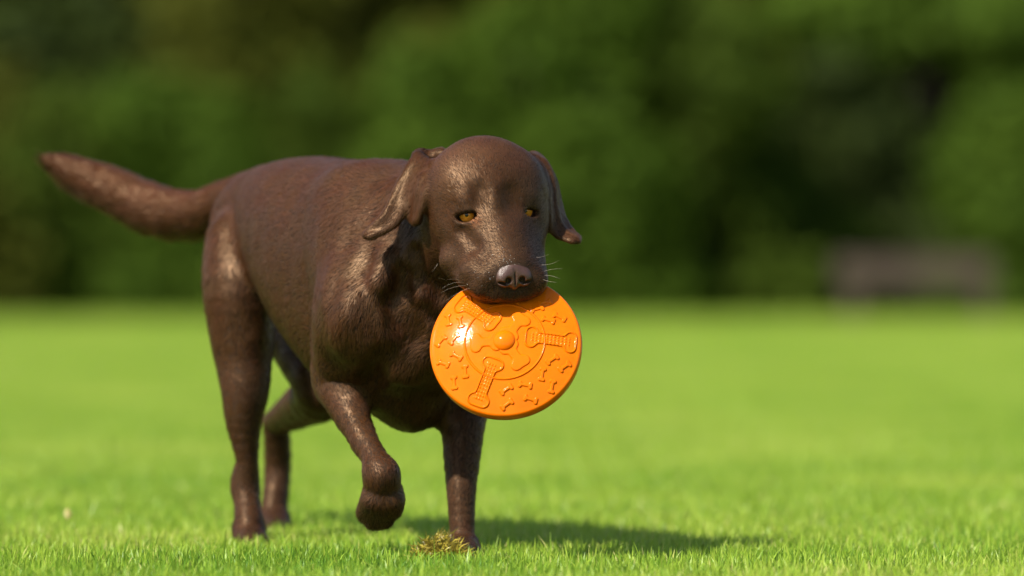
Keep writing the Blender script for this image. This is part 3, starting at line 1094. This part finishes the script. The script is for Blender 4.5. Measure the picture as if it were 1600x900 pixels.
for e, eo, div in zip(EYE, EYE_OUT, (0.06, 0.15)):
    c = hd(*e)
    look = unit(np.array((0, 0, CAM_H)) - c)
    gaze = unit(look + div * (HB.T @ eo) + np.array((0, 0, -0.02)))
    V, F = cap((0, 0, 1.0), EYE_R, math.pi - 0.001, 24, 32, 0.001)
    eye = mesh_obj("eye", V, F, m_sclera, dog)
    eye.location = tuple(c - DOG_LOC)
    V, F = cap(gaze, EYE_R * 1.025, R(50), 10, 40, R(2)); mesh_obj("iris", V, F, m_iris, eye)
    V, F = cap(gaze, EYE_R * 1.04, R(11), 6, 28, 0.0); mesh_obj("pupil", V, F, m_pupil, eye)

# whiskers
m_whisk, nt, b = new_mat("pale_whisker"); b.inputs["Base Color"].default_value = (0.40, 0.33, 0.26, 1); b.inputs["Roughness"].default_value = 0.35


for x0, y0, x1, y1, sag in ((838, 402, 858, 397, 3), (846, 414, 874, 407, 4), (850, 424, 878, 420, -3), (851, 430, 876, 436, -3), (849, 437, 870, 441, 2),
                            (724, 441, 690, 451, -7), (728, 446, 688, 458, -6), (720, 438, 698, 437, -3), (735, 450, 697, 470, -5),
                            (684, 412, 676, 424, 1), (700, 440, 684, 434, -2)):
    d0 = min(surf(x0 + (4 if x0 < 780 else -6), y0), 7.99)
    pts = []
    for i in range(6):
        t = i / 5
        pts.append(at(x0 + (x1 - x0) * t, y0 + (y1 - y0) * t + sag * 4 * t * (1 - t) * 0.5, d0 - 0.004 - 0.012 * t))
    V, F = tube(pts, [0.00013 * (1 - 0.75 * i / 5) for i in range(6)])
    mesh_obj("whisker", np.array(V) - DOG_LOC, F, m_whisk, dog)

# claws on the toes of the lifted paw
m_claw, nt, b = new_mat("dark_claw"); b.inputs["Base Color"].default_value = (0.012, 0.008, 0.006, 1); b.inputs["Roughness"].default_value = 0.65
for p, q in TOES:
    a, c = at(*p), at(*q)
    mid = (a + c) / 2 + np.array((0, -0.003, 0))
    V, F = tube([a, mid, c], [0.0032, 0.0026, 0.0006], 8)
    mesh_obj("claw", np.array(V) - DOG_LOC, F, m_claw, dog)

# fine water droplets on the bridge of the nose
m_drop, nt, b = new_mat("water_droplet"); b.inputs["Base Color"].default_value = (0.80, 0.80, 0.78, 1); b.inputs["Roughness"].default_value = 0.05
b.inputs["Specular IOR Level"].default_value = 0.9
r = np.random.default_rng(41)
DV, DF = [], []
for i in range(44):
    px, py = (r.normal(786, 13), r.normal(404, 9)) if i < 30 else (r.normal(770, 22), r.normal(432, 10))
    d = surf(px, py)
    if d > 7.95: continue
    c = at(px, py, d - 0.0016); q = r.uniform(0.00018, 0.00046); o = len(DV)
    for v in ((1, 0, 0), (-1, 0, 0), (0, 1, 0), (0, -1, 0), (0, 0, 1), (0, 0, -1)):
        DV.append(c + q * np.array(v) - DOG_LOC)
    DF += [(o + a, o + b_, o + c_) for a, b_, c_ in ((0, 2, 4), (2, 1, 4), (1, 3, 4), (3, 0, 4), (2, 0, 5), (1, 2, 5), (3, 1, 5), (0, 3, 5))]
drops = mesh_obj("droplets", DV, DF, m_drop, dog)
tag(drops, kind="stuff")

# ------------------------------------------------------------------ the flying disc held in the mouth
m_disc, nt, b = new_mat("orange_rubber")
n_ = noise(nt, 40, 5)
r_ = ramp(nt, n_.outputs[0], [(0.3, (0.58, 0.116, 0.0010)), (0.7, (0.64, 0.136, 0.0020))])
nt.links.new(r_.outputs[0], b.inputs["Base Color"])
nr_ = noise(nt, 26, 3)
rr_ = ramp(nt, nr_.outputs[0], [(0.35, (0.08,) * 3), (0.7, (0.15,) * 3)])
nt.links.new(rr_.outputs[0], b.inputs["Roughness"])
b.inputs["Subsurface Weight"].default_value = 0.12
b.inputs["Subsurface Radius"].default_value = (0.01, 0.004, 0.001)
b.inputs["Coat Weight"].default_value = 0.0
b.inputs["Specular IOR Level"].default_value = 0.12
b.inputs["Coat Roughness"].default_value = 0.18
nb_ = noise(nt, 330, 3)
bump(nt, nb_.outputs[0], b, 0.15, 0.0006)

DISC_D = 7.852
DR = m_of(119.5, DISC_D)
tilt = R(23.5)
dn_ = unit((-0.09, -math.cos(tilt), math.sin(tilt)))
dx_ = unit(np.cross((0, 0, 1.0), dn_)) * 1.0
if dx_[0] < 0: dx_ = -dx_
dup = np.cross(dn_, dx_)
if dup[2] < 0: dup = -dup
DC = at(790.0, 540, DISC_D)
disc = empty("flying_disc", tuple(DC))
tag(disc, "orange rubber flying disc embossed with bones, held in the dog's mouth", "flying disc")
disc.matrix_world = Matrix(((dx_[0], dup[0], dn_[0], DC[0]), (dx_[1], dup[1], dn_[1], DC[1]), (dx_[2], dup[2], dn_[2], DC[2]), (0, 0, 0, 1)))


def base_h(r):
    """height of the smooth disc over its rim plane"""
    q = np.clip(r / DR, 0, 1)
    return 0.0175 * (1 - q ** 2.2)


# lathe of the shell: crown, rolled rim, underside
prof = [(q * DR * 0.955, float(base_h(q * DR * 0.955))) for q in np.linspace(0.004, 1, 26)]
prof += [(DR * 0.955 + DR * 0.045 * math.sin(a), base_h(DR * 0.955) - 0.0055 + 0.0055 * math.cos(a)) for a in np.linspace(0.25, 1.57, 8)]
prof += [(DR, -0.010), (DR * 0.992, -0.0155), (DR * 0.97, -0.0175), (DR * 0.945, -0.0155), (DR * 0.935, -0.008)]
prof += [(q * DR * 0.93, float(base_h(q * DR)) - 0.0055) for q in np.linspace(1, 0.004, 14)]
NS = 128
V = []; F = []
for rr, z in prof:
    for j in range(NS):
        a = 2 * math.pi * j / NS
        V.append((rr * math.cos(a), rr * math.sin(a), z))
for i in range(len(prof) - 1):
    for j in range(NS):
        k = (j + 1) % NS
        F.append((i * NS + j, (i + 1) * NS + j, (i + 1) * NS + k, i * NS + k))
mesh_obj("shell", V, F, m_disc, disc)


def bone_sdf(x, y, L_, wd, lobe):
    """2-D bone along x: shaft of half width wd, two lobes of radius lobe at each end"""
    d = np.hypot(np.maximum(np.abs(x) - L_ / 2 + lobe, 0), y) - wd
    for sx in (-1, 1):
        for sy in (-1, 1):
            e = np.hypot(x - sx * (L_ / 2 - lobe), y - sy * (lobe * 0.88)) - lobe
            h_ = np.maximum(lobe * 0.6 - np.abs(d - e), 0) / (lobe * 0.6)
            d = np.minimum(d, e) - h_ * h_ * lobe * 0.6 * 0.25
    return d


def sstep(a, b_, x):
    t = np.clip((x - a) / (b_ - a), 0, 1)
    return t * t * (3 - 2 * t)


def relief(name, cx, cy, ang, L_, W_, hfun, step, lift=0.0):
    """a raised piece: height field over a rotated patch; outside its outline it dives below the shell"""
    nx, ny = int(L_ / step) + 1, int(W_ / step) + 1
    xs, ys = np.linspace(-L_ / 2, L_ / 2, nx), np.linspace(-W_ / 2, W_ / 2, ny)
    X, Y = np.meshgrid(xs, ys, indexing='ij')
    Hh = hfun(X, Y)
    c, s = math.cos(ang), math.sin(ang)
    U, W = cx + X * c - Y * s, cy + X * s + Y * c
    Z = base_h(np.hypot(U, W)) + Hh
    ok = (Hh > -0.00045) & (np.hypot(U, W) < DR * 0.985)
    V = np.stack([U, W, Z], -1).reshape(-1, 3)
    i, j = np.meshgrid(np.arange(nx - 1), np.arange(ny - 1), indexing='ij')
    q = np.stack([i * ny + j, (i + 1) * ny + j, (i + 1) * ny + j + 1, i * ny + j + 1], -1).reshape(-1, 4)
    q = q[ok.reshape(-1)[q].any(1)]
    used, inv = np.unique(q, return_inverse=True)
    return np_mesh(name, V[used], inv.reshape(-1, 4), m_disc, disc)


def zx(X, Y):
    """from the enlarged photo crop of the disc to disc coordinates"""
    return (X - 570) / 448 * DR, -(Y - 382) / 432 * DR


# three large bones: a raised outline round a field of small nubs
BL, BW_, BLOBE = 0.300 / 0.448 * DR * 1.0, 0.0125, 0.0086
for X, Y, a in ((840, 364, -4), (402, 200, -35), (467, 622, 69)):
    def hf(x, y):
        d = bone_sdf(x, y, BL, 0.0086, BLOBE)
        rim = 0.0022 * np.exp(-((d + 0.0012) / 0.0010) ** 2)
        floor = -0.0010 * sstep(0.0006, 0.0022, d) + 0.0002 * sstep(0, -0.002, d)
        px_, py_ = 0.0050, 0.0042
        nub = np.hypot((x + px_ / 2) % px_ - px_ / 2, (y + py_ / 2) % py_ - py_ / 2)
        nubs = 0.0017 * np.exp(-(nub / 0.0011) ** 2) * (np.abs(y) < 0.0075) * (np.abs(x) < BL * 0.37)
        return floor + rim + nubs
    relief("bone_emblem", *zx(X, Y), R(a), BL * 1.08, 0.046, hf, 0.00055)

# three bones round the hub
for a in (184, 57, -54):
    def hf(x, y):
        d = bone_sdf(x, y, 0.044, 0.0068, 0.0078)
        return 0.0019 * sstep(0.0003, -0.0014, d) - 0.0008 * sstep(0.0, 0.0012, d)
    ca = R(a)
    relief("centre_bone", math.cos(ca) * 0.0255, math.sin(ca) * 0.0255, ca, 0.050, 0.040, hf, 0.0007)

# the ring
def hf(x, y):
    d = np.abs(np.hypot(x, y) - 0.525 * DR)
    return 0.0021 * np.exp(-(d / 0.0013) ** 2) - 0.0006 * sstep(0.0012, 0.0026, d)
relief("ring", 0, 0, 0, DR * 1.12, DR * 1.12, hf, 0.0007)

# hub dome
def hf(x, y):
    q = np.hypot(x, y) / 0.0155
    return 0.0085 * np.sqrt(np.clip(1 - q * q, 0, 1)) - 0.0010 * (q > 1)
relief("hub", 0, 0, 0, 0.034, 0.034, hf, 0.0006)

# small bones
for X, Y, a in ((228, 235, 100), (302, 255, 102), (190, 365, 48), (270, 360, 50), (288, 465, -32), (210, 502, -24), (345, 560, 95), (280, 620, 96),
                (590, 668, 34), (700, 640, -8), (595, 750, 36), (733, 718, -15), (852, 485, 38), (925, 520, 40), (797, 575, 82), (855, 640, 80),
                (885, 220, -24), (820, 245, -14), (795, 130, 18), (752, 178, 20), (560, 90, 60), (640, 110, 62)):
    def hf(x, y):
        d = bone_sdf(x, y, 0.0205, 0.0024, 0.0028)
        return 0.0020 * sstep(0.0002, -0.0012, d) - 0.0008 * sstep(0.0, 0.0010, d)
    relief("small_bone", *zx(X, Y), R(a), 0.024, 0.016, hf, 0.0006)

# ------------------------------------------------------------------ the lawn: blades, as one mass
def grass_mat(name, cols, trans=0.42):
    m = bpy.data.materials.new(name); m.use_nodes = True
    nt = m.node_tree; b = nt.nodes["Principled BSDF"]; out = nt.nodes["Material Output"]
    geo = nt.nodes.new("ShaderNodeNewGeometry")
    n1_ = nt.nodes.new("ShaderNodeTexNoise"); n1_.inputs["Scale"].default_value = 1.1; n1_.inputs["Detail"].default_value = 3
    nt.links.new(geo.outputs["Position"], n1_.inputs["Vector"])
    at_ = nt.nodes.new("ShaderNodeAttribute"); at_.attribute_name = "shade"
    add = nt.nodes.new("ShaderNodeMath"); add.operation = 'MULTIPLY_ADD'; add.inputs[1].default_value = 0.80
    nt.links.new(n1_.outputs[0], add.inputs[0]); nt.links.new(at_.outputs["Fac"], add.inputs[2])
    r_ = ramp(nt, add.outputs[0], cols)
    nt.links.new(r_.outputs[0], b.inputs["Base Color"])
    b.inputs["Roughness"].default_value = 0.42
    b.inputs["Specular IOR Level"].default_value = 0.35
    t = nt.nodes.new("ShaderNodeBsdfTranslucent")
    nt.links.new(r_.outputs[0], t.inputs[0])
    mx = nt.nodes.new("ShaderNodeMixShader"); mx.inputs[0].default_value = trans
    nt.links.new(b.outputs[0], mx.inputs[1]); nt.links.new(t.outputs[0], mx.inputs[2])
    nt.links.new(mx.outputs[0], out.inputs[0])
    return m


m_grass = grass_mat("lawn_blades", [(0.28, (0.085, 0.215, 0.012)), (0.60, (0.268, 0.415, 0.036)), (0.88, (0.395, 0.490, 0.064)), (1.0, (0.52, 0.51, 0.16))])


def blades(n, x0, x1, y0, y1, hmin, hmax, wid, r, seg=3, lean=0.45):
    """n grass blades as tapered bent strips -> V, F, shade"""
    bx = r.uniform(x0, x1, n); by = r.uniform(y0, y1, n)
    hh = hmin + (hmax - hmin) * r.beta(2.2, 2.6, n)
    az = r.uniform(0, 2 * math.pi, n); ln = np.abs(r.normal(0, lean, n)) * hh
    tw = az + math.pi / 2 + r.normal(0, 0.7, n)
    wx, wy = np.cos(tw), np.sin(tw)
    w = wid * r.uniform(0.6, 1.3, n)
    V = np.zeros((n, 2 * seg + 1, 3), np.float32)
    for s in range(seg + 1):
        t = s / seg
        cx = bx + np.cos(az) * ln * t ** 1.8; cy = by + np.sin(az) * ln * t ** 1.8
        cz = hh * (t - 0.22 * (ln / hh) * t * t) - 0.004
        if s < seg:
            ww = w * (1 - 0.75 * t ** 1.6) / 2
            V[:, 2 * s] = np.stack([cx - wx * ww, cy - wy * ww, cz], 1)
            V[:, 2 * s + 1] = np.stack([cx + wx * ww, cy + wy * ww, cz], 1)
        else:
            V[:, 2 * s] = np.stack([cx, cy, cz], 1)
    F = []
    b0 = np.arange(n)[:, None] * (2 * seg + 1)
    for s in range(seg - 1):
        F.append(b0 + np.array([2 * s, 2 * s + 1, 2 * s + 3])); F.append(b0 + np.array([2 * s, 2 * s + 3, 2 * s + 2]))
    F.append(b0 + np.array([2 * seg - 2, 2 * seg - 1, 2 * seg]))
    F = np.concatenate(F)
    sh = np.clip(r.normal(0.22, 0.13, n), 0, 0.55)
    dry = r.random(n) < 0.035
    sh[dry] = r.uniform(0.52, 0.75, dry.sum())
    return V.reshape(-1, 3), F, np.repeat(sh, 2 * seg + 1)


def blade_object(name, V, F, shade, mat):
    o = np_mesh(name, V, F, mat, None, True)
    a = o.data.attributes.new("shade", 'FLOAT', 'POINT')
    a.data.foreach_set("value", shade.astype(np.float32))
    return o


PATCH = 0.8
r = np.random.default_rng(5)
V, F, sh = blades(int(PATCH * PATCH * 23000), -PATCH / 2, PATCH / 2, -PATCH / 2, PATCH / 2, 0.010, 0.036, 0.0026, r)
V2, F2, sh2 = blades(int(PATCH * PATCH * 420), -PATCH / 2, PATCH / 2, -PATCH / 2, PATCH / 2, 0.026, 0.050, 0.0026, r, 3, 0.55)
F = np.concatenate([F, F2 + len(V)]); V = np.concatenate([V, V2]); sh = np.concatenate([sh, sh2])
grass = blade_object("grass", V, F, sh, m_grass)
tag(grass, "short bright green lawn grass under and around the dog", "grass", kind="stuff")

ng = bpy.data.node_groups.new("spread_turf", 'GeometryNodeTree')
ng.interface.new_socket("Geometry", in_out='INPUT', socket_type='NodeSocketGeometry')
ng.interface.new_socket("Geometry", in_out='OUTPUT', socket_type='NodeSocketGeometry')
gi = ng.nodes.new("NodeGroupInput"); go = ng.nodes.new("NodeGroupOutput")
join = ng.nodes.new("GeometryNodeJoinGeometry")
for k, (cx, cy, sx, sy) in enumerate(((0.0, 17.4, 12.8, 24.0), (0.0, 35.2, 32.0, 10.4))):
    gr = ng.nodes.new("GeometryNodeMeshGrid")
    gr.inputs["Size X"].default_value = sx; gr.inputs["Size Y"].default_value = sy
    gr.inputs["Vertices X"].default_value = int(round(sx / PATCH)) + 1; gr.inputs["Vertices Y"].default_value = int(round(sy / PATCH)) + 1
    tr = ng.nodes.new("GeometryNodeTransform"); tr.inputs["Translation"].default_value = (cx, cy, 0)
    ng.links.new(gr.outputs["Mesh"], tr.inputs["Geometry"])
    iop = ng.nodes.new("GeometryNodeInstanceOnPoints")
    ng.links.new(tr.outputs[0], iop.inputs["Points"]); ng.links.new(gi.outputs[0], iop.inputs["Instance"])
    ri = ng.nodes.new("FunctionNodeRandomValue"); ri.data_type = 'INT'
    ri.inputs["Min"].default_value = 0; ri.inputs["Max"].default_value = 3
    ri.inputs["Seed"].default_value = 3 + k
    mul = ng.nodes.new("ShaderNodeMath"); mul.operation = 'MULTIPLY'; mul.inputs[1].default_value = math.pi / 2
    ng.links.new(ri.outputs[2], mul.inputs[0])
    cmb = ng.nodes.new("ShaderNodeCombineXYZ"); ng.links.new(mul.outputs[0], cmb.inputs["Z"])
    ng.links.new(cmb.outputs[0], iop.inputs["Rotation"])
    ng.links.new(iop.outputs[0], join.inputs[0])
ng.links.new(join.outputs[0], go.inputs[0])
md = grass.modifiers.new("spread_turf", 'NODES'); md.node_group = ng

# ------------------------------------------------------------------ the torn tuft of moss and dry grass by the paw
m_dry = grass_mat("dry_moss", [(0.30, (0.10, 0.075, 0.013)), (0.58, (0.30, 0.245, 0.032)), (0.85, (0.48, 0.40, 0.055)), (1.0, (0.28, 0.15, 0.03))], 0.25)
TUFT = at(688, 872, 7.98); TUFT[2] = 0.0
r = np.random.default_rng(9)
Vs, Fs, Ss = [], [], []; off = 0
nb = 620
for i in range(nb):
    a = r.uniform(0, 2 * math.pi); q = r.uniform(0, 1) ** 0.6
    c = np.array((math.cos(a) * q * 0.036, math.sin(a) * q * 0.028, 0.006 + 0.030 * (1 - q * q) * r.uniform(0.3, 1.0)))
    d = unit(np.array((math.cos(a) * q, math.sin(a) * q, 0.55)) + 0.8 * r.normal(size=3))
    d[2] = abs(d[2]) * (1 if r.random() < 0.8 else -0.4)
    d2 = unit(d + 0.8 * r.normal(size=3) + np.array((0, 0, -0.35)))
    L_ = r.uniform(0.006, 0.017); w = r.uniform(0.0006, 0.0012)
    side = unit(np.cross(d, r.normal(size=3)))
    p0, p1, p2 = c, c + d * L_, c + d * L_ + d2 * L_ * 0.7
    v = [p0 - side * w, p0 + side * w, p1 - side * w, p1 + side * w, p2]
    Vs += v; Fs += [(off, off + 1, off + 3), (off, off + 3, off + 2), (off + 2, off + 3, off + 4)]; Ss += [r.uniform(0.0, 0.6)] * 5; off += 5
tuft = blade_object("grass_clump", np.array(Vs), np.array(Fs), np.array(Ss), m_dry)
tuft.location = tuple(TUFT)
tag(tuft, "torn clump of yellowish dry moss lying in front of the planted paw", "grass clump")

# a pale fallen leaf in the grass at the left
m_leaf, nt, b = new_mat("pale_dry_leaf")
n_ = noise(nt, 60, 3)
r_ = ramp(nt, n_.outputs[0], [(0.3, (0.22, 0.20, 0.05)), (0.7, (0.32, 0.29, 0.09))])
nt.links.new(r_.outputs[0], b.inputs["Base Color"]); b.inputs["Roughness"].default_value = 0.6
LF_ = at(106, 822, 8.75)
LV, LFc = [], []
for i in range(9):
    t = i / 8; w = 0.006 * math.sin(math.pi * (0.06 + 0.88 * t)) ** 0.8
    for j in (-1, -0.5, 0, 0.5, 1):
        LV.append((j * w, 0.004 * t * t + 0.002 * j * j, 0.018 * t))
for i in range(8):
    for j in range(4):
        LFc.append((i * 5 + j, i * 5 + j + 1, i * 5 + j + 6, i * 5 + j + 5))
leaf = mesh_obj("fallen_leaf", LV, LFc, m_leaf)
leaf.location = (LF_[0], LF_[1], 0.026); leaf.rotation_euler = (R(-20), R(8), R(15))
tag(leaf, "small pale yellow leaf stuck upright in the grass left of the dog", "leaf")
